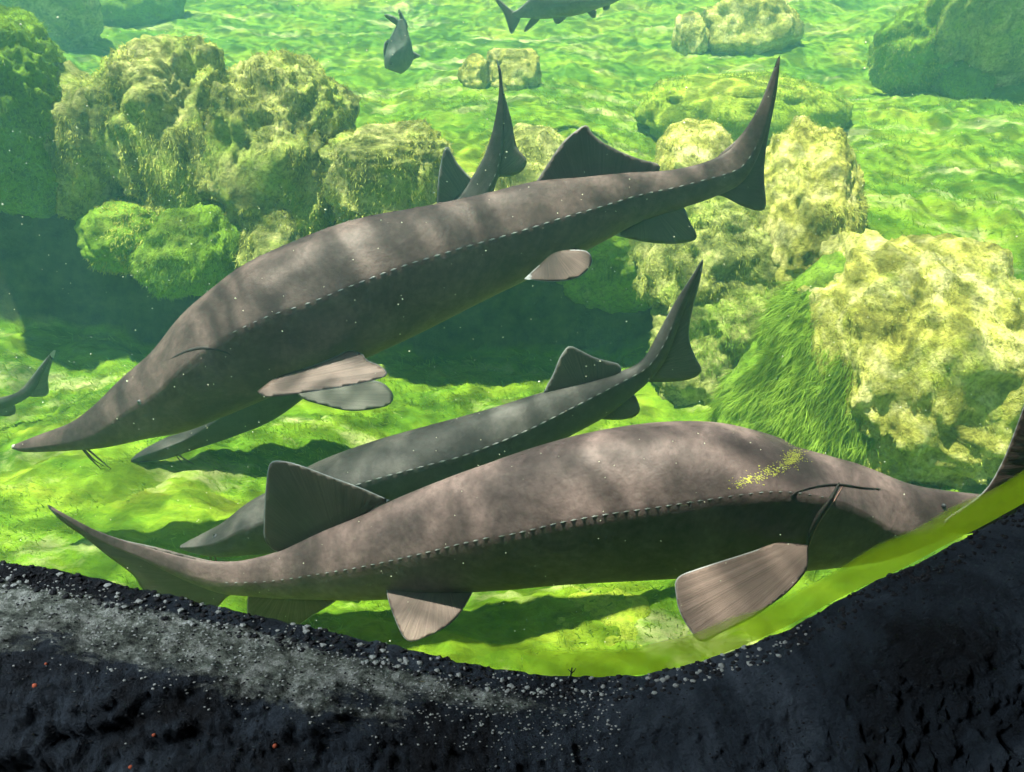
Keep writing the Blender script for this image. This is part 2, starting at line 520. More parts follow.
# crumbs of mortar along the lip, joined: too small to pick apart
for nm, mt, cnt in (('mortar_crumbs', 'crumb', 420), ('dark_mortar_crumbs', 'crumb_dark', 900)):
    parts = []
    for i in range(cnt):
        x = rng.uniform(-0.72, 0.35 if mt == 'crumb' else 0.72)
        dy = -rng.uniform(0.0, 0.03) ** 1.0
        z = np.interp(x, ex, ez) + np.interp(-dy, -prof[::-1][:, 0][::-1], prof[:, 1]) * 0 + 0.0
        r = 0.0008 + 0.003 * rng.rand() ** 2.5 if mt == 'crumb' else rng.uniform(0.001, 0.0034)
        h = sill_bvh.ray_cast(Vector((x, YG - 0.004 + dy, z + 0.2)), Vector((0, 0, -1)))
        if h[0] is None: continue
        parts.append(ico(h[0], r, 1, (1.3, 1, 0.8), 0.25))
    v, f = join(parts)
    o = mk(nm, v, f, M[mt], smooth=False, parent=sill); o['kind'] = 'stuff'
for nm, mt, cnt in (('pale_grit', 'crumb', 1300), ('dark_grit', 'crumb_dark', 1300)):
    parts = []
    for i in range(cnt):
        a = rng.uniform(0, 1024) if mt == 'crumb_dark' else 620 * rng.rand() ** 0.9
        e_ = np.interp(a, [q[0] for q in EDGE], [q[1] for q in EDGE])
        p, nn = cast(sill_bvh, a, e_ + 14 + (abs(rng.normal(0, 38)) if mt == 'crumb' else rng.uniform(0, 160)))
        if p is None: continue
        parts.append(ico(p, rng.uniform(0.0004, 0.0014), 0 if False else 1, (1.5, 1, 0.8), 0.3))
    v, f = join(parts)
    o = mk(nm, v, f, M[mt], smooth=False, parent=sill); o['kind'] = 'stuff'
for a, b, r in ((35, 686, 0.0028), (154, 735, 0.0022), (275, 746, 0.0028), (131, 767, 0.0026), (46, 664, 0.0015)):
    p, nn = cast(sill_bvh, a, b)
    if p is not None:
        v, f = ico(p, r, 2, (1.1, 0.8, 1.1), 0.1)
        mk('lichen_spot', v, f, M['lichen'], parent=sill)
# small dry leaf and twig on the sill
p, nn = cast(sill_bvh, 423, 682)
L = []
for i in range(9):
    t = i / 8; w = 0.0022 * math.sin(math.pi * t) + 0.0002
    c = p + nn * 0.0015 + np.array([(t - 0.5) * 0.015, 0, -(t - 0.5) * 0.004])
    L += [c + [0, 0, w], c + nn * 0.001, c - [0, 0, w]]
Fq = []
for i in range(8):
    for j in range(2): Fq.append((i * 3 + j, i * 3 + 3 + j, i * 3 + 4 + j, i * 3 + 1 + j))
lf = mk('dry_leaf', L, Fq, M['leaf']); origin_to(lf, p)
tag(lf, 'tiny dry yellow leaf lying on the rock sill below the middle', 'leaf')
b0, _ = cast(sill_bvh, 570, 681)
yt = b0[1] if b0 is not None else YG - 0.01
tw = join([tube([W(570, 681, yt), W(571, 674, yt), W(572, 668, yt)], [0.0011, 0.0008], 6),
           tube([W(571, 674, yt), W(574, 671, yt + 0.001), W(576, 668, yt)], [0.0008, 0.0004], 6),
           tube([W(571, 672, yt), W(568, 669, yt)], [0.0008, 0.0004], 6)])
tg = mk('twig', tw[0], tw[1], M['twig']); origin_to(tg, W(570, 681, yt))
tag(tg, 'tiny black forked twig sticking up from the lowest dip of the sill', 'twig')

# ------------------------------------------------------------------ shelter over the viewer (outside the frame)
for nm, b in (('ceiling', (-3.2, 2.6, -2.0, YG + 0.03, 2.7, 2.85)), ('sky_block_wall', (-3.2, 2.6, -2.1, -2.0, 0, 2.85)),  # unseen back wall added to keep sky light off the sill
              ('wall_right', (2.5, 2.62, -2.0, YG + 0.03, 0, 2.7))):
    v, f = box(*b)
    tag(mk(nm, v, f, M['concrete'], smooth=False), kind='structure')

# ------------------------------------------------------------------ rocks
_bm = bmesh.new(); bmesh.ops.create_icosphere(_bm, subdivisions=6, radius=1)
ICO6 = (np.array([v.co[:] for v in _bm.verts]), [tuple(v.index for v in f.verts) for f in _bm.faces]); _bm.free()
_bm = bmesh.new(); bmesh.ops.create_icosphere(_bm, subdivisions=5, radius=1)
ICO5 = (np.array([v.co[:] for v in _bm.verts]), [tuple(v.index for v in f.verts) for f in _bm.faces]); _bm.free()

def blades(V, Fc, count, length, width, flow, mt, name, parent, up=0.4, seed=0, minz=-9, faceup=-1.0):
    """short algae filaments rooted on a surface, one joined mesh"""
    r = np.random.RandomState(seed)
    V = np.asarray(V); Fa = np.array([f[:3] for f in Fc])
    a, b, c = V[Fa[:, 0]], V[Fa[:, 1]], V[Fa[:, 2]]
    nr = np.cross(b - a, c - a); ar = np.linalg.norm(nr, axis=1); nr = nr / (ar[:, None] + 1e-12)
    cen = (a + b + c) / 3
    w = ar * (cen[:, 2] > minz) * (nr[:, 2] > faceup)
    patch = fbm(cen, 3.0, 3, seed + 3)
    w = w * (patch > -0.25)
    if w.sum() == 0: return
    pick = r.choice(len(Fa), count, p=w / w.sum())
    u1, u2 = r.rand(count, 1), r.rand(count, 1)
    s = u1 + u2 > 1; u1 = np.where(s, 1 - u1, u1); u2 = np.where(s, 1 - u2, u2)
    p = a[pick] + u1 * (b - a)[pick] + u2 * (c - a)[pick]
    n_ = nr[pick]
    fl = np.array(flow, dtype=float)
    fl = fl - n_ * (n_ @ fl)[:, None]
    d = fl + n_ * up + r.normal(0, 0.35, (count, 3))
    d /= np.linalg.norm(d, axis=1)[:, None]
    Ln = length * r.uniform(0.4, 1.3, (count, 1))
    side = np.cross(d, n_ + r.normal(0, 0.4, (count, 3))); side /= np.linalg.norm(side, axis=1)[:, None] + 1e-9
    wd = width * r.uniform(0.6, 1.4, (count, 1))
    p0 = p - n_ * 0.003
    d2 = d + fl * 0.5 + r.normal(0, 0.25, (count, 3)); d2 /= np.linalg.norm(d2, axis=1)[:, None]
    m = p0 + d * Ln * 0.5
    e = m + d2 * Ln * 0.5
    VV = np.stack([p0 - side * wd, p0 + side * wd, m - side * wd * 0.8, m + side * wd * 0.8, e], 1).reshape(-1, 3)
    k = np.arange(count) * 5
    Fq = [(i, i + 1, i + 3) for i in k] + [(i, i + 3, i + 2) for i in k] + [(i + 2, i + 3, i + 4) for i in k]
    o = mk(name, VV, Fq, M[mt], parent=parent, smooth=False)
    o['kind'] = 'stuff'
    return o

def rock(px, py, y, wpx, hpx, dm, label, mt='rock', seed=1, roll=0, hi=False, rough=1.0, boxy=0.8, fuzz=0, fl=0.03, flow=(0, -0.6, -0.6), fm='weed_yellow', lean=0.0, back=0.35, group='algae covered rocks on the pond bed'):
    if y > 5:                       # far rocks: find the distance at which their foot stands on the bed
        for yy in np.arange(4.6, 12.0, 0.05):
            q = W(px, py + hpx * 0.40, yy)
            if q[2] <= H(q[0], q[1]): break
        y = yy + dm * 0.25
    c = W(px, py, y)
    s = scale_at(px, py, y)
    V0, Fc = ICO6 if hi else ICO5
    U = np.sign(V0) * np.abs(V0) ** boxy
    U = U / np.linalg.norm(U, axis=1)[:, None] ** 0.55
    N0 = V0 + seed * 13.7
    d = 1 + 0.13 * fbm(N0, 1.3, 2, seed) * rough + 0.075 * fbm(N0, 3.4, 2, seed + 5) * rough
    pits = np.clip(fbm(N0, 6.5, 3, seed + 31, 0.6), -1, 1)
    d = d + rough * (0.045 * pits + 0.020 * fbm(N0, 17, 3, seed + 61, 0.65))
    V = U * d[:, None] * np.array([wpx / 2 * s, dm / 2, hpx / 2 * s])
    V[:, 0] += V[:, 2] * lean
    V[:, 1] += V[:, 2] * back
    a = math.radians(roll)
    R = np.array([[math.cos(a), 0, math.sin(a)], [0, 1, 0], [-math.sin(a), 0, math.cos(a)]])
    V = V @ R.T + c
    zmin = V[:, 2].min()
    if fuzz:
        root = thing('rock', (c[0], c[1], zmin), label, 'rock', group)
        mk('stone', V, Fc, M[mt], parent=root)
        blades(V, Fc, fuzz, fl, 0.0016 if y < 4 else 0.0022, flow, fm, 'algae_coat', root, seed=seed)
        return root
    o = mk('rock', V, Fc, M[mt]); origin_to(o, (c[0], c[1], zmin))
    return tag(o, label, 'rock', group)

# left group
rock(12, 118, 4.3, 150, 180, 0.9, 'large mossy rock cut by the left edge of the photo', 'rock_green', 1, back=-0.1, hi=True, fuzz=9000, fm='weed')
rock(97, 150, 4.35, 90, 150, 0.6, 'narrow dark rock with a pale cap between the left edge rock and the tallest rock', 'rock', 2, back=0.0, fuzz=4000)
rock(182, 140, 4.40, 122, 185, 0.8, 'tall block shaped rock with flat pale top, highest of the left rocks', 'rock', 3, back=0.15, hi=True, boxy=0.6, roll=-6, rough=1.2, fuzz=14000)
rock(282, 160, 4.35, 132, 180, 0.85, 'large pitted rounded rock right of the tallest rock in the left group', 'rock', 4, back=0.18, hi=True, boxy=0.7, roll=10, rough=1.3, fuzz=16000)
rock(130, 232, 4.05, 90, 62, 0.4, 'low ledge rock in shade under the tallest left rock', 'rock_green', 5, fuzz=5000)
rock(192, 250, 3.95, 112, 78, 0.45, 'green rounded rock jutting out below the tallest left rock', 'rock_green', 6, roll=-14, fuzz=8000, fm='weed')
rock(278, 240, 4.0, 78, 72, 0.4, 'small green rock just above the back of the upper sturgeon', 'rock', 7, fuzz=5000)
rock(388, 178, 4.15, 130, 105, 0.7, 'wide flat topped rock left of the tail fin sticking up behind the upper sturgeon', 'rock', 8, back=0.1, hi=True, boxy=0.6, fuzz=9000)
rock(528, 178, 4.2, 92, 95, 0.6, 'yellowish rock just behind the dorsal fin of the upper sturgeon', 'rock', 9, fuzz=4000)
rock(466, 208, 4.15, 130, 62, 0.8, 'added low stone blocking the sun gap between the wide flat topped rock and the yellowish one', 'rock', 28, fuzz=1500)  # added stone, closes the gap where sun leaked onto the shaded ledge
# small pair
rock(475, 73, 6.6, 30, 32, 0.28, 'small round pale rock, left of the pair in the background', 'rock_yellow', 10, fuzz=0)
rock(512, 70, 6.7, 56, 42, 0.4, 'small oblong pale rock, right of the pair in the background', 'rock_yellow', 11, boxy=0.65)
# right group
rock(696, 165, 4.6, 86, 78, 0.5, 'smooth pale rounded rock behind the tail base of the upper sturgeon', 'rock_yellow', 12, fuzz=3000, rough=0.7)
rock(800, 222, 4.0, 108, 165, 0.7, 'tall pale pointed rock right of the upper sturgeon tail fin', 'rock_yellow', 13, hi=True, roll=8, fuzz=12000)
rock(725, 250, 3.95, 170, 150, 0.6, 'broad shaded yellow green rock below the upper sturgeon tail', 'rock', 14, hi=True, rough=1.4, fuzz=14000)
rock(745, 352, 3.65, 190, 150, 0.6, 'lumpy green rock right of the middle sturgeon tail fin', 'rock', 15, hi=True, rough=1.4, fuzz=18000, fm='weed')
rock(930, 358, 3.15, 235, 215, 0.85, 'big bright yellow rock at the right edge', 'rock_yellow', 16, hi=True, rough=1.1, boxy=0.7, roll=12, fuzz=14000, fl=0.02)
rock(830, 375, 3.2, 190, 200, 0.7, 'sloping rock draped with long green algae left of the big yellow rock', 'rock_green', 17, hi=True, lean=0.45, rough=0.8, fuzz=30000, fl=0.09, flow=(-0.75, -0.5, -0.9), fm='weed')
# top right group
rock(925, 55, 5.9, 92, 90, 0.7, 'mossy dark rock under the top right corner, left one of the group', 'rock_green', 18, back=-0.3, rough=1.3, fuzz=7000)
rock(1005, 22, 5.7, 160, 165, 0.9, 'big dark rock filling the top right corner', 'rock', 19, back=-0.4, hi=True, rough=1.3, boxy=0.65, fuzz=8000)
rock(965, 82, 5.6, 50, 40, 0.3, 'small green stone at the foot of the top right corner rocks', 'rock_green', 20, fuzz=2500, fm='weed')
rock(748, 26, 6.6, 92, 60, 0.7, 'round pale rock at the top edge right of centre', 'rock_yellow', 21, fuzz=3500)
rock(690, 37, 6.5, 36, 42, 0.35, 'small pale rock beside the round rock at the top edge', 'rock_yellow', 22)
rock(740, 112, 5.9, 210, 70, 0.9, 'low algae smothered mound in front of the round rock at the top edge', 'rock_lime', 23, rough=0.8, fuzz=14000, fm='weed')
# top left
rock(30, 12, 6.6, 130, 95, 0.9, 'dim dark rock in the top left corner', 'rock', 24, back=-0.4, hi=True)
rock(130, 4, 8.0, 110, 50, 0.8, 'hazy green boulder at the top edge left of centre', 'rock_green', 25)
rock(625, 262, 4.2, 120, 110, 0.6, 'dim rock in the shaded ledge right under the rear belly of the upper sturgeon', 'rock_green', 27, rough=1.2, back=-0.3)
rock(600, 635, 1.95, 150, 62, 0.35, 'pale green lump on the bed under the lower sturgeon', 'rock_lime', 26, rough=0.8, fuzz=9000, fl=0.02)

# algae on the bed
near = V = np.stack([X, Y, Z], 1)
idxg = np.arange(nx * ny).reshape(ny, nx)
rr = (Yv[:-1] < 3.9)
sub = idxg[:-1][rr][:, 60:-60]
tri = np.stack([sub[:, :-1], sub[:, 1:], sub[:, 1:] + nx], -1).reshape(-1, 3)
blades(near, tri, 60000, 0.03, 0.0016, (-0.5, -0.2, 0.1), 'weed', 'bed_algae', floor, up=0.5, seed=91, faceup=0.8)
rr = (Yv[:-1] >= 3.9) & (Yv[:-1] < 7)
sub = idxg[:-1][rr][:, 60:-60]
tri = np.stack([sub[:, :-1], sub[:, 1:], sub[:, 1:] + nx], -1).reshape(-1, 3)
blades(near, tri, 50000, 0.05, 0.0022, (-0.6, -0.1, 0.0), 'weed', 'bed_algae', floor, up=0.2, seed=92, faceup=0.8)

# ------------------------------------------------------------------ fish
def dcurve(tab):
    a = np.array(tab, dtype=float)
    a = a[np.argsort(a[:, 0])]
    return lambda px: float(np.interp(px, a[:, 0], a[:, 1]))

def body_mesh(stations, dep, lateral, kprof, per=5, nh=18, tiltn=None):
    """stations: (top px, top py, bottom px, bottom py) from snout to tail.  Returns rings of a full,
    ridged fish trunk standing on the swimming surface 'dep'."""
    st = catmull(np.array(stations, dtype=float), per)
    m = len(st)
    chord = np.concatenate([[0], np.cumsum(np.hypot(np.diff((st[:, 0] + st[:, 2]) / 2), np.diff((st[:, 1] + st[:, 3]) / 2)))])
    S = chord / chord[-1]
    lat = np.array(sorted(lateral), dtype=float)
    def half(hl, q=30):
        a = np.linspace(0, 1, q)
        up = [(0.55 * math.sqrt(max(0, 1 - (1 - t) ** 2)) + 0.45 * t, 1 - t * (1 - hl)) for t in a ** 1.0]
        lo = [((max(0, 1 - t ** 2.4)) ** 0.5, hl - t * (1 + hl)) for t in np.sin(a[1:] * math.pi / 2)]
        return np.array(up + lo)
    frac = np.full(m, np.nan)
    for i in range(m):
        t = np.linspace(0, 1, 60)
        xs = st[i, 0] + t * (st[i, 2] - st[i, 0]); ys = st[i, 1] + t * (st[i, 3] - st[i, 1])
        if xs.min() < lat[0, 0] or xs.max() > lat[-1, 0]: continue
        d = ys - np.interp(xs, lat[:, 0], lat[:, 1])
        z = np.where(np.diff(np.sign(d)))[0]
        if len(z): frac[i] = t[z[0]]
    good = ~np.isnan(frac)
    frac = np.interp(np.arange(m), np.where(good)[0], frac[good]) if good.any() else np.full(m, 0.55)
    ker = np.ones(7) / 7
    frac = np.convolve(np.pad(frac, 3, mode='edge'), ker, 'valid')
    rings, info = [], []
    HLS = np.linspace(-0.5, 0.75, 26)
    halves = [half(h) for h in HLS]
    for i in range(m):
        Tp = W(st[i, 0], st[i, 1], dep(st[i, 0])); Bp = W(st[i, 2], st[i, 3], dep(st[i, 2]))
        cx = (st[i, 0] + st[i, 2]) / 2; cy = (st[i, 1] + st[i, 3]) / 2
        a = W(cx - 5, cy, dep(cx - 5)); b = W(cx + 5, cy, dep(cx + 5))
        h = b - a; nrm = np.array([h[1], -h[0], 0.0]); nrm /= np.linalg.norm(nrm)
        if nrm[1] > 0: nrm = -nrm
        e = Tp - Bp; Ln = np.linalg.norm(e); e = e / (Ln + 1e-9)
        rd = np.array(ray(cx, cy)); rn = -(rd @ nrm)
        # a point lifted by n along nrm is seen shifted by n*(rd + nrm*rn)/rn within the curtain
        shv = (rd + nrm * rn) / rn
        sh = float(shv @ e)
        k = np.interp(S[i], kprof[0], kprof[1])
        best = None
        for hl, hf in zip(HLS, halves):
            zz = np.concatenate([hf[:, 1] + k * hf[:, 0] * sh, hf[:, 1] - k * hf[:, 0] * sh])
            amax, amin = zz.max(), zz.min()
            lp = hl + k * sh
            fr_ = (amax - lp) / (amax - amin)
            if best is None or abs(fr_ - frac[i]) < best[0]: best = (abs(fr_ - frac[i]), hl, amax, amin)
        info.append((best[1], Tp, Bp, nrm, e, Ln, sh, k))
    hls = np.array([q[0] for q in info])
    hls = np.convolve(np.pad(hls, 3, mode='edge'), ker, 'valid')
    latl, topl, botl = [], [], []
    for i in range(m):
        _, Tp, Bp, nrm, e, Ln, sh, k = info[i]
        hl = hls[i]
        hf = half(hl, nh)
        zz = np.concatenate([hf[:, 1] + k * hf[:, 0] * sh, hf[:, 1] - k * hf[:, 0] * sh])
        hh = Ln / (zz.max() - zz.min())
        c = Tp - e * zz.max() * hh
        right = [c + e * z * hh + nrm * w * k * hh for w, z in hf]
        left = [c + e * z * hh - nrm * w * k * hh for w, z in hf[1:-1][::-1]]
        rings.append(right + left)
        latl.append(c + e * hl * hh + nrm * k * hh)
        topl.append(right[0]); botl.append(right[-1])
    nr = len(rings[0])
    V = [p for r in rings for p in r]
    Fc = []
    for i in range(m - 1):
        for j in range(nr):
            Fc.append((i * nr + j, i * nr + (j + 1) % nr, (i + 1) * nr + (j + 1) % nr, (i + 1) * nr + j))
    Fc.append(tuple(range(nr))[::-1]); Fc.append(tuple((m - 1) * nr + j for j in range(nr)))
    return V, Fc, dict(lat=np.array(latl), top=np.array(topl), bot=np.array(botl), S=S, nrm=np.array([q[3] for q in info]),
                       h=np.array([q[5] for q in info]))

def fix_normals(o):
    bm = bmesh.new(); bm.from_mesh(o.data); bmesh.ops.recalc_face_normals(bm, faces=bm.faces[:]); bm.to_mesh(o.data); bm.free()

def fin(name, outline, yf, origin, parent, mt, thick=0.008, rays=40, smooth=4, wave=0.0, step=4.0, ridge=0.0009):
    """a fin blade from its outline: two skins that meet at the rim, thicker at the root, with fine rays fanning from 'origin'"""
    O = np.array(outline, dtype=float)
    Oc = np.vstack([O, O[:1]])
    P = catmull(Oc, smooth)[:-1]
    L = np.concatenate([[0], np.cumsum(np.hypot(*np.diff(np.vstack([P, P[:1]]), axis=0).T))])
    nb = max(16, int(L[-1] / step))
    tt = np.linspace(0, L[-1], nb, endpoint=False)
    Pc = np.vstack([P, P[:1]])
    B = np.stack([np.interp(tt, L, Pc[:, 0]), np.interp(tt, L, Pc[:, 1])], 1)
    def inside(q):
        x, y = q; c = False; j = len(B) - 1
        for i in range(len(B)):
            if (B[i, 1] > y) != (B[j, 1] > y) and x < (B[j, 0] - B[i, 0]) * (y - B[i, 1]) / (B[j, 1] - B[i, 1]) + B[i, 0]: c = not c
            j = i
        return c
    Bn = np.roll(B, -1, 0)
    def dist(q):
        d = Bn - B; t = np.clip(((q - B) * d).sum(1) / ((d * d).sum(1) + 1e-9), 0, 1)
        return np.sqrt((((B + t[:, None] * d) - q) ** 2).sum(1).min())
    pts = [Vector(b) for b in B]
    gs = step * 0.8
    ins = []
    for x in np.arange(B[:, 0].min(), B[:, 0].max(), gs):
        for y in np.arange(B[:, 1].min(), B[:, 1].max(), gs):
            q = np.array([x, y])
            if inside(q) and dist(q) > gs * 0.55: ins.append(q)
    pts += [Vector(q) for q in ins]
    edges = [(i, (i + 1) % nb) for i in range(nb)]
    vo, eo, fo, ov, oe, of = delaunay_2d_cdt(pts, edges, [], 1, 1e-5)
    P2 = np.array([v[:] for v in vo])
    Fo = [f for f in fo if inside(P2[list(f)].mean(0))]
    D = np.array([dist(q) for q in P2])
    ang = np.arctan2(P2[:, 1] - origin[1], P2[:, 0] - origin[0])
    rad = np.hypot(P2[:, 1] - origin[1], P2[:, 0] - origin[0])
    ph = ang * rays
    sc = scale_at(P2[:, 0].mean(), P2[:, 1].mean(), yf(P2[:, 0].mean(), P2[:, 1].mean()))
    rr_ = rad / (rad.max() + 1e-6)
    th = np.minimum(thick * (1.1 - 0.85 * rr_), 0.25 * D * sc) + ridge * np.sin(ph * 1.0) * np.clip(D / 5, 0, 1)
    th = np.where(D < 0.05, 0.0, np.maximum(th, 0.0003))
    mid = []
    for i, q in enumerate(P2):
        y = yf(q[0], q[1]) + wave * math.sin(ang[i] * 5 + rad[i] * 0.04) * rr_[i]
        mid.append(W(q[0], q[1], y))
    mid = np.array(mid)
    gf = mid - np.array([0, 0, CH]); gf /= np.linalg.norm(gf, axis=1)[:, None]
    nv = np.array([0.0, -1.0, 0.0])
    fr = mid + nv * (th / 2)[:, None]; bk = mid - nv * (th / 2)[:, None]
    rim = D < 0.05
    back_i = {}
    V = list(fr); uv = [(d, p) for d, p in zip(D, ph)]
    for i in range(len(P2)):
        if rim[i]: back_i[i] = i
        else:
            back_i[i] = len(V); V.append(bk[i]); uv.append((D[i], ph[i]))
    rootw = 1 - sstep(0.30, 0.50, rr_)
    uv = [(u_[0] + 30 * rootw[i % len(P2)], u_[1]) for i, u_ in enumerate(uv[:len(P2)])] + [(u_[0] + 30, u_[1]) for u_ in uv[len(P2):]]
    Fc = [tuple(f) for f in Fo] + [tuple(back_i[i] for i in f)[::-1] for f in Fo]
    Fc = [f for f in Fc if len(set(f)) == len(f)]
    # drop back faces identical to a front one (all on the rim)
    seen, out = set(), []
    for f in Fc:
        kf = frozenset(f)
        if kf in seen: continue
        seen.add(kf); out.append(f)
    o = mk(name, V, out, M[mt], parent=parent, uv=uv)
    fix_normals(o)
    return o

def scutes(info, parent, a=0.2, b=0.9, count=42, size=1.0, dorsal=False, mt='scute', nmz='lateral_scutes'):
    """bony plates set in a row: keeled lozenges, joined because each is only a few pixels"""
    line = info['top'] if dorsal else info['lat']
    S = info['S']
    parts = []
    for i in range(count):
        s = a + (b - a) * i / (count - 1)
        p = np.array([np.interp(s, S, line[:, j]) for j in range(3)])
        q = np.array([np.interp(min(1, s + 0.006), S, line[:, j]) for j in range(3)])
        n_ = np.array([np.interp(s, S, info['nrm'][:, j]) for j in range(3)])
        hgt = np.interp(s, S, info['h'])
        t = q - p; t /= np.linalg.norm(t) + 1e-9
        if dorsal: n_ = np.cross(t, n_); n_ = n_ if n_[2] > 0 else -n_
        w = np.cross(t, n_); w /= np.linalg.norm(w) + 1e-9
        L = 0.0095 * size * (0.7 + 0.5 * math.sin(math.pi * (i + 0.5) / count)); Wd = L * 0.26; K = L * 0.16
        v = [p - t * L, p + w * Wd, p + t * L, p - w * Wd, p + n_ * K + t * L * 0.35, p - n_ * K * 0.5]
        f = [(0, 1, 4), (1, 2, 4), (2, 3, 4), (3, 0, 4), (1, 0, 5), (2, 1, 5), (3, 2, 5), (0, 3, 5)]
        parts.append((v, f))
    v, f = join(parts)
    o = mk(nmz, v, f, M[mt], parent=parent, smooth=False)
    o['kind'] = 'stuff'
    return o

def surf_tube(bvh, pts, r, name, parent, mt, n=8, lift=0.0, squash=None):
    P = []
    for a, b in catmull(np.array(pts, dtype=float), 5):
        p, nn = cast(bvh, a, b)
        if p is not None: P.append(p + nn * lift)
    if len(P) < 3: return None
    v, f = tube(P, r, n)
    return mk(name, v, f, M[mt], parent=parent)

def surf_plate(bvh, outline, name, parent, mt, thick=0.005, step=3.0):
    """a thin raised plate lying on the body inside an outline (the gill cover)"""
    B = catmull(np.array(list(outline) + [outline[0]], dtype=float), 6)[:-1]
    def inside(q):
        x, y = q; c = False; j = len(B) - 1
        for i in range(len(B)):
            if (B[i, 1] > y) != (B[j, 1] > y) and x < (B[j, 0] - B[i, 0]) * (y - B[i, 1]) / (B[j, 1] - B[i, 1]) + B[i, 0]: c = not c
            j = i
        return c
    pts = [Vector(b) for b in B]
    for x in np.arange(B[:, 0].min(), B[:, 0].max(), step):
        for y in np.arange(B[:, 1].min(), B[:, 1].max(), step):
            if inside((x, y)) and min(np.hypot(B[:, 0] - x, B[:, 1] - y)) > step * 0.6: pts.append(Vector((x, y)))
    nb = len(B)
    vo, eo, fo, *_ = delaunay_2d_cdt(pts, [(i, (i + 1) % nb) for i in range(nb)], [], 1, 1e-5)
    P2 = np.array([v[:] for v in vo])
    D = np.array([min(np.hypot(B[:, 0] - q[0], B[:, 1] - q[1])) for q in P2])
    V = []
    for q, d in zip(P2, D):
        p, nn = cast(bvh, q[0], q[1])
        if p is None: return None
        V.append(p + nn * (thick * min(1, (d / 13.0)) ** 1.3 - 0.0006))
    Fc = [f for f in fo if inside(P2[list(f)].mean(0))]
    o = mk(name, V, Fc, M[mt], parent=parent)
    return o

def eye(bvh, px, py, r, parent):
    p, nn = cast(bvh, px, py)
    if p is None: return
    e = mk('eye', *ico(p - nn * r * 0.45, r, 3), M['iris'], parent=parent)
    mk('pupil', *ico(p + nn * r * 0.28, r * 0.45, 2), M['eye'], parent=e)

def sturgeon(label, stations, dep, lateral, fins, group=None, mt='skin', fm='fin', kprof=None, scute=(0.2, 0.9, 42), ssize=1.0, gill=None, eyes=None, barbels=(), slit=None, name='sturgeon', dors=True):
    kprof = kprof or ([0, 0.05, 0.12, 0.25, 0.5, 0.72, 0.85, 1.0], [1.15, 1.15, 1.0, 0.88, 0.82, 0.66, 0.5, 0.35])
    V, Fc, info = body_mesh(stations, dep, lateral, kprof)
    c = np.mean(np.array(V), axis=0); zmin = min(v[2] for v in V)
    root = thing(name, (c[0], c[1], zmin), label, 'fish', group)
    b = mk('trunk', V, Fc, M[mt], parent=root); fix_normals(b)
    bvh = BVHTree.FromPolygons([tuple(v) for v in V], Fc)
    if scute: 
        scutes(info, root, *scute, size=ssize)
        if dors: scutes(info, root, scute[0] + 0.02, 0.66, 14, ssize * 1.1, True, mt, 'dorsal_scutes')
    for fd in fins:
        nm, outl, orig = fd[:3]
        kw = dict(fd[3]) if len(fd) > 3 else {}
        plane = kw.pop('plane', None)
        if plane:
            y0, x0, py0, ax, ay = plane
            yf = lambda px, py, y0=y0, x0=x0, py0=py0, ax=ax, ay=ay: y0 + ax * (px - x0) + ay * (py - py0)
        else:
            yf = lambda px, py: dep(px)
        fin(nm, outl, yf, orig, root, kw.pop('mt', fm), **kw)
    if gill:
        surf_plate(bvh, gill, 'gill_cover', root, mt)
    if slit:
        for sl in slit: surf_tube(bvh, sl[0], sl[1], 'gill_slit' if len(sl) < 3 else sl[2], root, 'groove' if len(sl) < 4 else sl[3], lift=-0.72 * sl[1][1])
    if eyes: eye(bvh, *eyes, root)
    for pts, r in barbels:
        P = [W(a, q, dep(a) - off) for a, q, off in pts]
        v, f = tube(catmull(np.array(P), 4), [r, r * 0.8, r * 0.3], 7)
        mk('barbel', v, f, M['barbel'], parent=root)
    return root, bvh, info

# 1 upper sturgeon
d1 = dcurve([(0, 2.15), (150, 2.2), (300, 2.28), (500, 2.45), (650, 2.58), (780, 2.65)])
lat1 = [(60, 446), (105, 434), (150, 402), (190, 370), (220, 342), (254, 321), (340, 289), (380, 274), (420, 260), (462, 248), (544, 225), (626, 200), (700, 181), (733, 172), (745, 168)]
st1 = [(13, 445, 13, 449), (24, 440, 25, 452), (42, 433, 45, 452), (70, 422, 78, 450), (93, 405, 112, 446), (121, 377, 148, 438), (150, 351, 188, 430),
       (178, 316, 222, 417), (206, 291, 262, 400), (246, 262, 312, 379), (308, 234, 364, 358), (360, 217, 420, 332), (420, 206, 476, 304),
       (480, 194, 528, 279), (535, 181, 572, 258), (585, 176, 606, 240), (630, 172, 642, 221), (670, 170, 683, 208), (705, 162, 714, 197),
       (728, 150, 740, 184), (745, 130, 756, 160), (760, 105, 767, 126), (772, 76, 775, 88), (779, 58, 780, 61)]
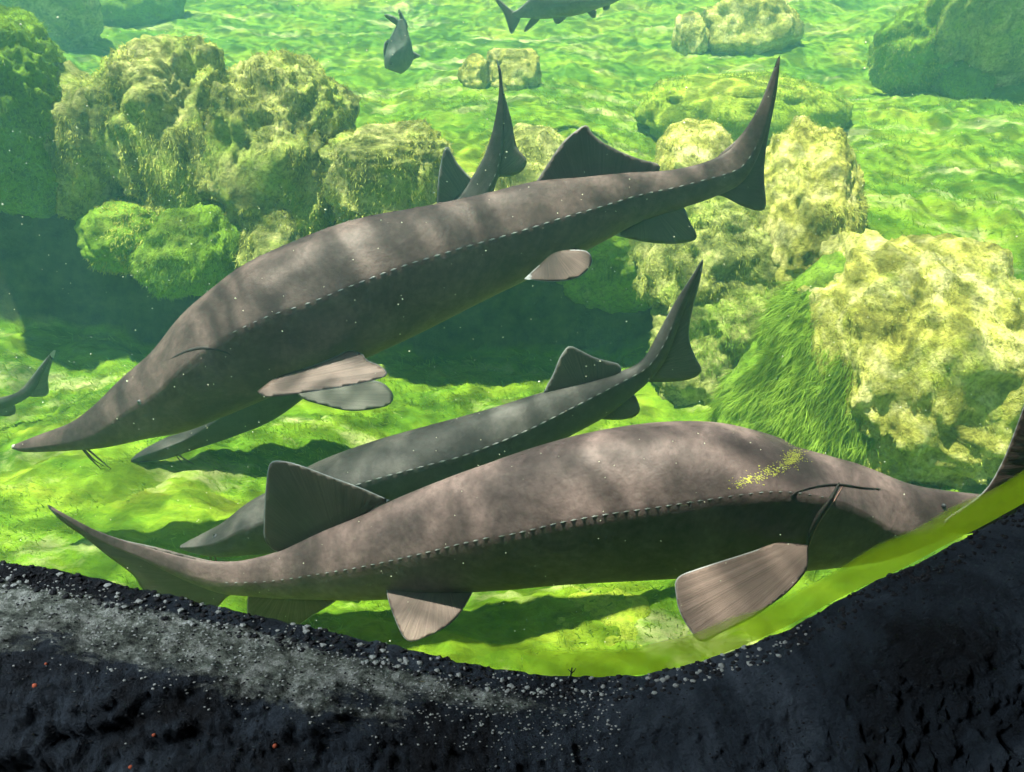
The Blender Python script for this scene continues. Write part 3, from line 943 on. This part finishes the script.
f1 = [
    ('dorsal_fin', [(532, 188), (545, 168), (562, 143), (578, 129), (587, 125), (592, 133), (604, 143), (622, 152), (640, 159), (656, 163), (660, 168), (650, 180), (600, 186)], (600, 260), {'rays': 60, 'mt': 'fin_body'}),
    ('caudal_fin', [(705, 175), (718, 156), (741, 135), (759, 106), (772, 73), (780, 55), (777, 90), (771, 122), (766, 150), (764, 176), (766, 205), (760, 211), (742, 206), (722, 196), (708, 194)], (690, 178), {'rays': 46, 'thick': 0.006, 'mt': 'fin_body'}),
    ('anal_fin', [(612, 235), (640, 220), (672, 205), (683, 206), (690, 222), (697, 236), (690, 242), (668, 244), (645, 242), (626, 238)], (640, 190), {'rays': 40, 'mt': 'fin_cool'}),
    ('pectoral_fin', [(257, 391), (266, 397), (303, 393), (353, 385), (386, 376), (381, 366), (367, 360), (363, 354), (349, 350), (336, 356), (308, 367), (277, 377)], (230, 392),
     {'rays': 60, 'plane': (2.06, 260, 390, -0.0004, -0.0035), 'thick': 0.012, 'mt': 'fin_brown'}),
    ('pelvic_fin', [(524, 279), (552, 282), (577, 278), (590, 267), (592, 257), (583, 250), (556, 252), (538, 266)], (545, 240),
     {'rays': 40, 'plane': (2.30, 545, 260, 0.0003, -0.0025)}),
]
r1, bv1, in1 = sturgeon('largest dark sturgeon facing left, uppermost, with a long pointed pale tipped snout', st1, d1, lat1, f1, 'sturgeons',
    scute=(0.30, 0.90, 50), ssize=1.05,
    gill=[(168, 378), (186, 358), (205, 352), (224, 360), (234, 378), (226, 396), (206, 404), (182, 400)],
    slit=[([(150, 373), (172, 358), (190, 350), (207, 348), (229, 354), (244, 366)], [0.001, 0.005, 0.006, 0.005, 0.001])],
    eyes=(139, 402, 0.008),
    barbels=[([(82, 448, 0.01), (90, 458, 0.012), (101, 469, 0.01)], 0.0035), ([(86, 448, 0.03), (98, 458, 0.035), (111, 469, 0.03)], 0.0035),
             ([(84, 449, -0.02), (93, 459, -0.02), (104, 466, -0.02)], 0.003)])
mk('snout_highlight', *ico(W(15, 446.5, d1(15)), 0.009, 3, (1.1, 0.9, 0.8)), M['pale'], parent=r1)['label'] = 'pale highlight painted on the snout tip'  # highlight built as a pale cap on the snout
mk('vent', *ico(cast(bv1, 573, 251)[0] if cast(bv1, 573, 251)[0] is not None else W(573, 251, d1(573)), 0.014, 2, (1.6, 0.6, 0.7)), M['groove'], parent=r1)

# 2 sturgeon behind the first
d2 = dcurve([(120, 2.65), (250, 2.8), (400, 3.1), (500, 3.25)])
st2 = [(131, 459, 131, 462), (140, 451, 143, 462), (164, 438, 166, 459), (185, 430, 196, 449), (212, 408, 234, 436), (240, 380, 276, 418),
       (275, 345, 318, 386), (315, 312, 356, 352), (355, 282, 392, 318), (395, 250, 428, 283), (432, 218, 462, 248), (456, 196, 486, 216),
       (468, 183, 494, 190), (484, 156, 501, 166), (494, 124, 504, 128), (499, 90, 503, 92), (498, 66, 500, 66)]
f2 = [
    ('dorsal_fin', [(437, 212), (437, 199), (439, 172), (446, 146), (456, 161), (468, 175), (476, 184), (474, 200), (455, 215)], (480, 220), {'rays': 30}),
    ('caudal_fin', [(468, 196), (480, 172), (488, 155), (497, 114), (500, 84), (496, 58), (501, 70), (504, 92), (511, 118), (517, 147), (527, 160), (521, 172), (507, 177), (496, 178), (488, 194)], (480, 190), {'rays': 30, 'thick': 0.006}),
    ('pectoral_fin', [(296, 392), (312, 382), (345, 380), (378, 381), (392, 392), (392, 402), (380, 408), (350, 411), (322, 405), (303, 399)], (270, 394),
     {'rays': 50, 'plane': (2.66, 300, 395, 0.0004, -0.004)}),
]
sturgeon('sturgeon mostly hidden behind the uppermost one, only snout, one fin and upright tail showing', st2, d2,
    [(130, 461), (200, 430), (300, 350), (400, 265), (500, 180)], f2, 'sturgeons', 'skin_cool', 'fin_cool', scute=(0.3, 0.85, 30), dors=False,
    eyes=(168, 449, 0.006),
    barbels=[([(176, 455, 0.0), (182, 463, 0.0), (190, 471, 0)], 0.0025), ([(178, 455, 0.02), (190, 462, 0.02), (204, 471, 0.02)], 0.0025), ([(180, 455, -0.02), (186, 461, -0.02), (198, 467, -0.02)], 0.0025)])

# 3 middle sturgeon
d3 = dcurve([(170, 1.78), (300, 1.82), (450, 1.88), (600, 2.0), (710, 2.1)])
lat3 = [(215, 538), (300, 504), (400, 471), (462, 456), (531, 431), (587, 400), (630, 378), (656, 362)]
st3 = [(180, 545, 181, 549), (188, 540, 190, 552), (200, 533, 203, 555), (218, 522, 222, 557), (240, 503, 248, 555), (265, 488, 277, 552), (309, 462, 326, 543),
       (367, 441, 386, 524), (430, 424, 450, 500), (490, 408, 510, 468), (545, 391, 562, 440), (588, 380, 603, 418), (620, 371, 632, 396),
       (642, 360, 652, 378), (658, 335, 668, 354), (675, 302, 682, 315), (692, 276, 695, 281), (702, 261, 703, 263)]
f3 = [
    ('dorsal_fin', [(542, 396), (547, 385), (553, 374), (560, 357), (569, 346), (580, 350), (594, 357), (608, 361), (620, 365), (618, 376), (590, 386)], (600, 430), {'rays': 50}),
    ('caudal_fin', [(634, 372), (645, 357), (659, 331), (675, 302), (691, 277), (703, 259), (700, 281), (692, 312), (689, 338), (696, 358), (702, 371), (691, 379), (669, 382), (650, 382), (638, 380)], (630, 372), {'rays': 40, 'thick': 0.006}),
    ('anal_fin', [(592, 418), (612, 405), (632, 394), (638, 402), (640, 411), (632, 418), (612, 420)], (600, 385), {'rays': 34}),
    ('pectoral_fin', [(300, 540), (318, 536), (350, 545), (372, 562), (366, 572), (340, 566), (312, 554)], (290, 535), {'plane': (1.78, 300, 540, 0.0004, -0.001)}),
]
sturgeon('slender grey green sturgeon facing left, head behind the front sturgeon\'s dorsal fin', st3, d3, lat3, f3, 'sturgeons', 'skin_cool', 'fin_cool',
    scute=(0.16, 0.88, 44), eyes=(215, 536, 0.008), dors=True,
    gill=[(232, 540), (240, 524), (252, 516), (262, 526), (262, 542), (250, 550)],
    barbels=[([(214, 555, 0.0), (216, 560, 0.0), (218, 566, 0)], 0.003), ([(209, 555, 0.0), (211, 559, 0.0), (211, 563, 0)], 0.0025)])

# 4 front sturgeon, facing right
d4 = dcurve([(40, 1.62), (250, 1.52), (500, 1.45), (800, 1.45), (1000, 1.5)])
lat4 = [(150, 562), (224, 585), (297, 581), (344, 572), (403, 560), (480, 540), (573, 516), (640, 505), (760, 490), (815, 492), (850, 528), (890, 540), (950, 524), (990, 508)]
st4 = [(1002, 499, 1002, 502), (990, 495, 992, 510), (970, 492, 974, 520), (947, 489, 950, 532), (913, 482, 917, 548), (880, 468, 880, 560), (851, 455, 846, 566),
       (809, 436, 806, 570), (770, 424, 768, 571), (720, 417, 716, 574), (660, 419, 655, 577), (600, 428, 600, 580), (551, 440, 556, 583), (499, 457, 508, 588),
       (454, 473, 464, 592), (402, 494, 412, 597), (365, 511, 372, 600), (320, 530, 325, 600), (281, 549, 283, 599), (252, 558, 252, 597),
       (226, 561, 222, 594), (193, 558, 186, 581), (148, 547, 143, 560), (100, 532, 97, 539), (52, 507, 51, 509)]
f4 = [
    ('dorsal_fin', [(390, 500), (378, 495), (362, 488), (332, 477), (303, 466), (284, 461), (271, 462), (267, 475), (265, 499), (264, 520), (265, 541), (280, 553), (300, 546), (350, 522)], (345, 570), {'rays': 50, 'mt': 'fin_dark'}),
    ('caudal_fin', [(240, 566), (203, 559), (156, 547), (117, 538), (78, 522), (47, 504), (60, 520), (84, 537), (109, 557), (133, 575), (143, 590), (165, 604), (200, 612), (216, 608), (228, 596), (240, 592)], (260, 580), {'rays': 46, 'thick': 0.006, 'mt': 'fin_body'}),
    ('anal_fin', [(248, 594), (247, 610), (250, 622), (268, 630), (290, 630), (312, 616), (338, 597), (300, 590)], (300, 560), {'rays': 40}),
    ('pelvic_fin', [(386, 585), (388, 600), (397, 625), (404, 638), (412, 642), (429, 636), (446, 627), (458, 616), (470, 597), (472, 582), (430, 574)], (440, 555),
     {'rays': 44, 'plane': (1.42, 430, 585, 0.0, -0.0022), 'mt': 'fin_brown'}),
    ('pectoral_fin', [(808, 545), (807, 569), (790, 590), (775, 602), (752, 618), (725, 631), (702, 642), (690, 630), (680, 613), (676, 596), (677, 578), (700, 568), (750, 552), (780, 542)], (850, 520),
     {'rays': 70, 'plane': (1.30, 790, 560, 0.0004, -0.0016), 'thick': 0.014, 'mt': 'fin_brown'}),
]
M['fin_dark'] = mat_fin('fin_membrane_dark', (0.055, 0.05, 0.04), (0.09, 0.08, 0.065), edge=(0.18, 0.22, 0.24), trans=0.08)
r4, bv4, in4 = sturgeon('thick bodied brown sturgeon in front, facing right with its tail against the rock sill', st4, d4, lat4, f4, 'sturgeons', 'skin_brown',
    kprof=([0, 0.05, 0.12, 0.25, 0.5, 0.72, 0.85, 1.0], [0.9, 0.9, 0.85, 0.80, 0.76, 0.62, 0.5, 0.35]),
    scute=(0.20, 0.80, 62), ssize=0.7,
    gill=[(836, 488), (860, 486), (890, 492), (898, 510), (890, 530), (874, 545), (852, 556), (826, 560), (812, 558), (808, 545), (818, 520)],
    slit=[([(838, 484), (830, 498), (818, 514), (809, 532), (806, 550)], [0.002, 0.0045, 0.0015]), ([(842, 487), (834, 500), (822, 516), (813, 533), (808, 548)], [0.0006, 0.0022, 0.0008], 'gill_membrane', 'gill_pink'), ([(790, 494), (815, 487), (838, 485), (862, 488), (880, 489)], [0.0005, 0.0026, 0.0005], 'head_groove')],
    eyes=(943, 506, 0.005),
    barbels=[([(952, 528, 0.0), (950, 534, 0.0), (946, 541, 0.0)], 0.003), ([(956, 526, 0.01), (956, 533, 0.015), (953, 540, 0.01)], 0.003)])
for q, w in ((r1, cast(bv1, 112, 424)), (r1, cast(bv1, 119, 420)), (r4, cast(bv4, 958, 508)), (r4, cast(bv4, 964, 510))):
    if w[0] is not None: mk('nostril', *ico(w[0] - w[1] * 0.001, 0.003, 2, (1.4, 0.7, 0.8)), M['groove'], parent=q)
mk('spiracle', *ico(cast(bv4, 877, 489)[0], 0.0035, 2, (1.3, 0.7, 0.8)), M['groove'], parent=r4)
# yellow algae flecks stuck on its back
parts = []
c0 = [(797, 440), (793, 452), (795, 458), (782, 466), (775, 472), (768, 470), (760, 478), (748, 480), (740, 484), (790, 463), (798, 455), (790, 460), (794, 461), (787, 461), (793, 456)]
for i in range(620):
    a = c0[rng.randint(len(c0))]
    sg = 3.0 if rng.rand() < 0.7 else 6
    q = (a[0] + rng.normal(0, sg), a[1] + rng.normal(0, sg * 0.7))
    p, nn = cast(bv4, *q)
    if p is None: continue
    parts.append(ico(p, rng.uniform(0.0006, 0.0019), 1, (1.2, 0.6, 0.8), 0.3))
v, f = join(parts)
o = mk('algae_flecks', v, f, M['fleck'], parent=r4, smooth=False); o['kind'] = 'stuff'; o['label'] = 'yellow green algae flecks stuck on the back'

# 5 sturgeon leaving the frame at the right, tail towards the pane
d5 = dcurve([(940, 1.16), (1100, 1.18), (1500, 1.3), (1900, 1.5)])
st5 = [(1800, 470, 1802, 476), (1760, 455, 1764, 480), (1690, 420, 1696, 484), (1600, 392, 1600, 490), (1480, 380, 1480, 502), (1350, 392, 1350, 505), (1250, 412, 1250, 500),
       (1170, 428, 1170, 495), (1110, 438, 1110, 487), (1070, 438, 1068, 478), (1045, 425, 1042, 458), (1036, 405, 1033, 425), (1034, 385, 1032, 395), (1036, 372, 1036, 374)]
f5 = [('caudal_fin', [(1075, 455), (1052, 425), (1042, 398), (1037, 370), (1024, 405), (1012, 438), (1000, 466), (985, 490), (965, 506), (947, 518), (944, 526), (950, 533), (975, 533), (1010, 520), (1045, 495), (1075, 478)], (1090, 460), {'rays': 50, 'thick': 0.006}),
      ('dorsal_fin', [(1245, 420), (1215, 385), (1180, 365), (1165, 366), (1160, 400), (1150, 432), (1200, 440)], (1200, 470), {}),
      ('anal_fin', [(1250, 492), (1220, 530), (1190, 540), (1180, 520), (1175, 488)], (1210, 470), {}),
      ('pectoral_fin', [(1640, 470), (1600, 520), (1540, 560), (1520, 550), (1530, 510), (1570, 470)], (1660, 440), {'plane': (1.2, 1600, 480, 0, 0)})]
sturgeon('sturgeon leaving at the right edge, only its brown tail fin showing over a snout', st5, d5, [(1000, 440), (1100, 462), (1500, 440), (1800, 472)], f5, 'sturgeons',
         scute=(0.2, 0.85, 40), eyes=(1700, 448, 0.007))

# 8 faint sturgeon tail at the left edge
d8 = dcurve([(-700, 2.6), (-300, 2.9), (60, 3.35)])
st8 = [(-520, 560, -518, 566), (-480, 535, -476, 566), (-420, 500, -414, 560), (-340, 465, -330, 540), (-240, 440, -228, 510), (-150, 422, -140, 470), (-80, 410, -72, 440),
       (-30, 402, -26, 418), (10, 395, 12, 406), (28, 384, 32, 394), (40, 368, 43, 374), (50, 354, 51, 357)]
f8 = [('caudal_fin', [(8, 400), (24, 386), (36, 371), (48, 356), (56, 349), (51, 366), (48, 380), (49, 391), (46, 396), (34, 397), (20, 396), (10, 404)], (0, 400), {'rays': 30, 'thick': 0.006}),
      ('anal_fin', [(-25, 414), (-5, 405), (12, 402), (16, 412), (10, 416), (-5, 416)], (0, 390), {}),
      ('dorsal_fin', [(-80, 414), (-60, 388), (-48, 380), (-40, 392), (-30, 404)], (-50, 440), {})]
sturgeon('faint sturgeon tail fin at the left edge above the green bed', st8, d8, [(-520, 562), (-240, 470), (20, 398)], f8, 'sturgeons', 'skin_cool', 'fin_cool', scute=(0.2, 0.85, 30), dors=False)

# ------------------------------------------------------------------ far carp
def carp(label, stations, dep, fins, lateral, k=0.55, eyes=None):
    V, Fc, info = body_mesh(stations, dep, lateral, ([0, 1], [k, k * 0.6]))
    c = np.mean(np.array(V), axis=0); zmin = min(v[2] for v in V)
    root = thing('carp', (c[0], c[1], zmin), label, 'fish', 'far carp')
    b = mk('trunk', V, Fc, M['carp_skin'], parent=root); fix_normals(b)
    for nm, outl, orig in fins:
        fin(nm, outl, lambda px, py: dep(px), orig, root, 'fin_cool', thick=0.012, rays=24, step=2.0)
    if eyes:
        eye(BVHTree.FromPolygons([tuple(v) for v in V], Fc), *eyes, root)
    return root

d6 = dcurve([(380, 5.4), (425, 5.5)])
carp('hazy carp swimming towards the camera nose down, tail up, left of the small rock pair',
     [(385, 68, 401, 74), (384, 60, 408, 69), (386, 50, 413, 60), (389, 40, 412, 46), (393, 32, 409, 35), (397, 24, 406, 25), (399, 19, 403, 19)], d6,
     [('caudal_fin', [(397, 26), (385, 17), (386, 14), (395, 17), (400, 21), (398, 11), (400, 10), (408, 26), (404, 30)], (402, 34)),
      ('pelvic_fin', [(408, 48), (418, 54), (421, 56), (410, 60)], (400, 50)), ('dorsal_fin', [(389, 38), (384, 44), (384, 58), (389, 60)], (395, 50))],
     [(380, 50), (425, 50)], 0.8, (391, 64, 0.012))
d7 = dcurve([(480, 5.6), (620, 5.4)])
carp('larger hazy carp at the top edge with forked tail on the left',
     [(620, -4, 620, 0), (612, -12, 612, 4), (600, -20, 600, 8), (580, -26, 578, 15), (556, -22, 556, 18), (538, -12, 540, 19), (526, 2, 528, 18), (518, 9, 519, 18), (512, 12, 512, 17)], d7,
     [('caudal_fin', [(522, 12), (512, 10), (500, 0), (495, 0), (503, 12), (506, 20), (511, 34), (516, 28), (520, 20)], (526, 15)),
      ('anal_fin', [(532, 16), (524, 30), (527, 31), (540, 19)], (536, 12)), ('pelvic_fin', [(552, 17), (556, 24), (562, 22), (568, 14)], (555, 12)),
      ('pectoral_fin', [(585, 10), (592, 18), (596, 16), (595, 6)], (588, 6)), ('pectoral_fin', [(603, 2), (603, 10), (609, 9), (610, 0)], (605, 0)),
      ('dorsal_fin', [(590, -22), (575, -40), (545, -32), (535, -14)], (565, -5))],
     [(500, 0), (620, 0)], 0.55, (606, -5, 0.012))

# ------------------------------------------------------------------ yellow green translucent band on the pane, along the sill
n = NT('yellow_green_band')
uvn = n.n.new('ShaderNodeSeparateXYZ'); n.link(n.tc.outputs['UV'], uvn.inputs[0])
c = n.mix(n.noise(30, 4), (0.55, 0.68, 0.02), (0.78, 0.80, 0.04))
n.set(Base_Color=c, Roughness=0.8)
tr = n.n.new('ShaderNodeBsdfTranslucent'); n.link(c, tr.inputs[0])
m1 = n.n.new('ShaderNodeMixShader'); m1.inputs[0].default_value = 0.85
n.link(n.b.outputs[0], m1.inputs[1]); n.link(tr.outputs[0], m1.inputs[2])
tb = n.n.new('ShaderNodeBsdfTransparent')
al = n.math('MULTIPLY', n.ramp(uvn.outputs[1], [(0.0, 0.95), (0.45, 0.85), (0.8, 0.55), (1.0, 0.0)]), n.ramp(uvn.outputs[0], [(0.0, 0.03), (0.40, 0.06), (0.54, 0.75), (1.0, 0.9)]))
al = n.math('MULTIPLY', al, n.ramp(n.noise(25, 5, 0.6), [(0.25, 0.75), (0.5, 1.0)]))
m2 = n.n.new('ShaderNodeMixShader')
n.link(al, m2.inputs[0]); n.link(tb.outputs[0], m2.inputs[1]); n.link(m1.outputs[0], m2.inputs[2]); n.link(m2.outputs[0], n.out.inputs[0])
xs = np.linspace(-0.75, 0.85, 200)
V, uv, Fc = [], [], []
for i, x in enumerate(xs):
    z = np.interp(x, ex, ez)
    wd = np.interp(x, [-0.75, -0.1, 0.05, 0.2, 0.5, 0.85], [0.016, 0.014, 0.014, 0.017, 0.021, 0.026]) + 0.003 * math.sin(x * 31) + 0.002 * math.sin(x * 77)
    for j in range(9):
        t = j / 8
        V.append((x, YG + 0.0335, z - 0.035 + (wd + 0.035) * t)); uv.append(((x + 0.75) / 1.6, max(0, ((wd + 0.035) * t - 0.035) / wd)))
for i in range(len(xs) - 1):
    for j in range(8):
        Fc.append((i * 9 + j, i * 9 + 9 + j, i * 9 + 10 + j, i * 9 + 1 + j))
film = mk('yellow_green_band', V, Fc, n.m, uv=uv)
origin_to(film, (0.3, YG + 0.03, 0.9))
tag(film, 'bright yellow green translucent band on the pane along the sill', 'algae', kind='stuff')

# ------------------------------------------------------------------ specks floating in the water
parts = []
for i in range(900):
    px, py = rng.uniform(-60, 1080), rng.uniform(-20, 660)
    y = rng.uniform(0.85, 1.35) if rng.rand() < 0.6 else rng.uniform(1.3, 3.4)
    r = rng.uniform(0.3, 0.75) * scale_at(px, py, y) * (1.0 if rng.rand() < 0.93 else 1.7)
    p = W(px, py, y)
    if p[2] > WZ - 0.05 or p[2] < 0.1: continue
    v = np.array([(r, 0, 0), (-r, 0, 0), (0, r, 0), (0, -r, 0), (0, 0, r), (0, 0, -r)]) + p
    parts.append((list(v), [(0, 2, 4), (2, 1, 4), (1, 3, 4), (3, 0, 4), (2, 0, 5), (1, 2, 5), (3, 1, 5), (0, 3, 5)]))
v, f = join(parts)
o = mk('water_specks', v, f, M['speck'], smooth=False)
tag(o, 'tiny pale specks floating in the water', 'debris', kind='stuff')
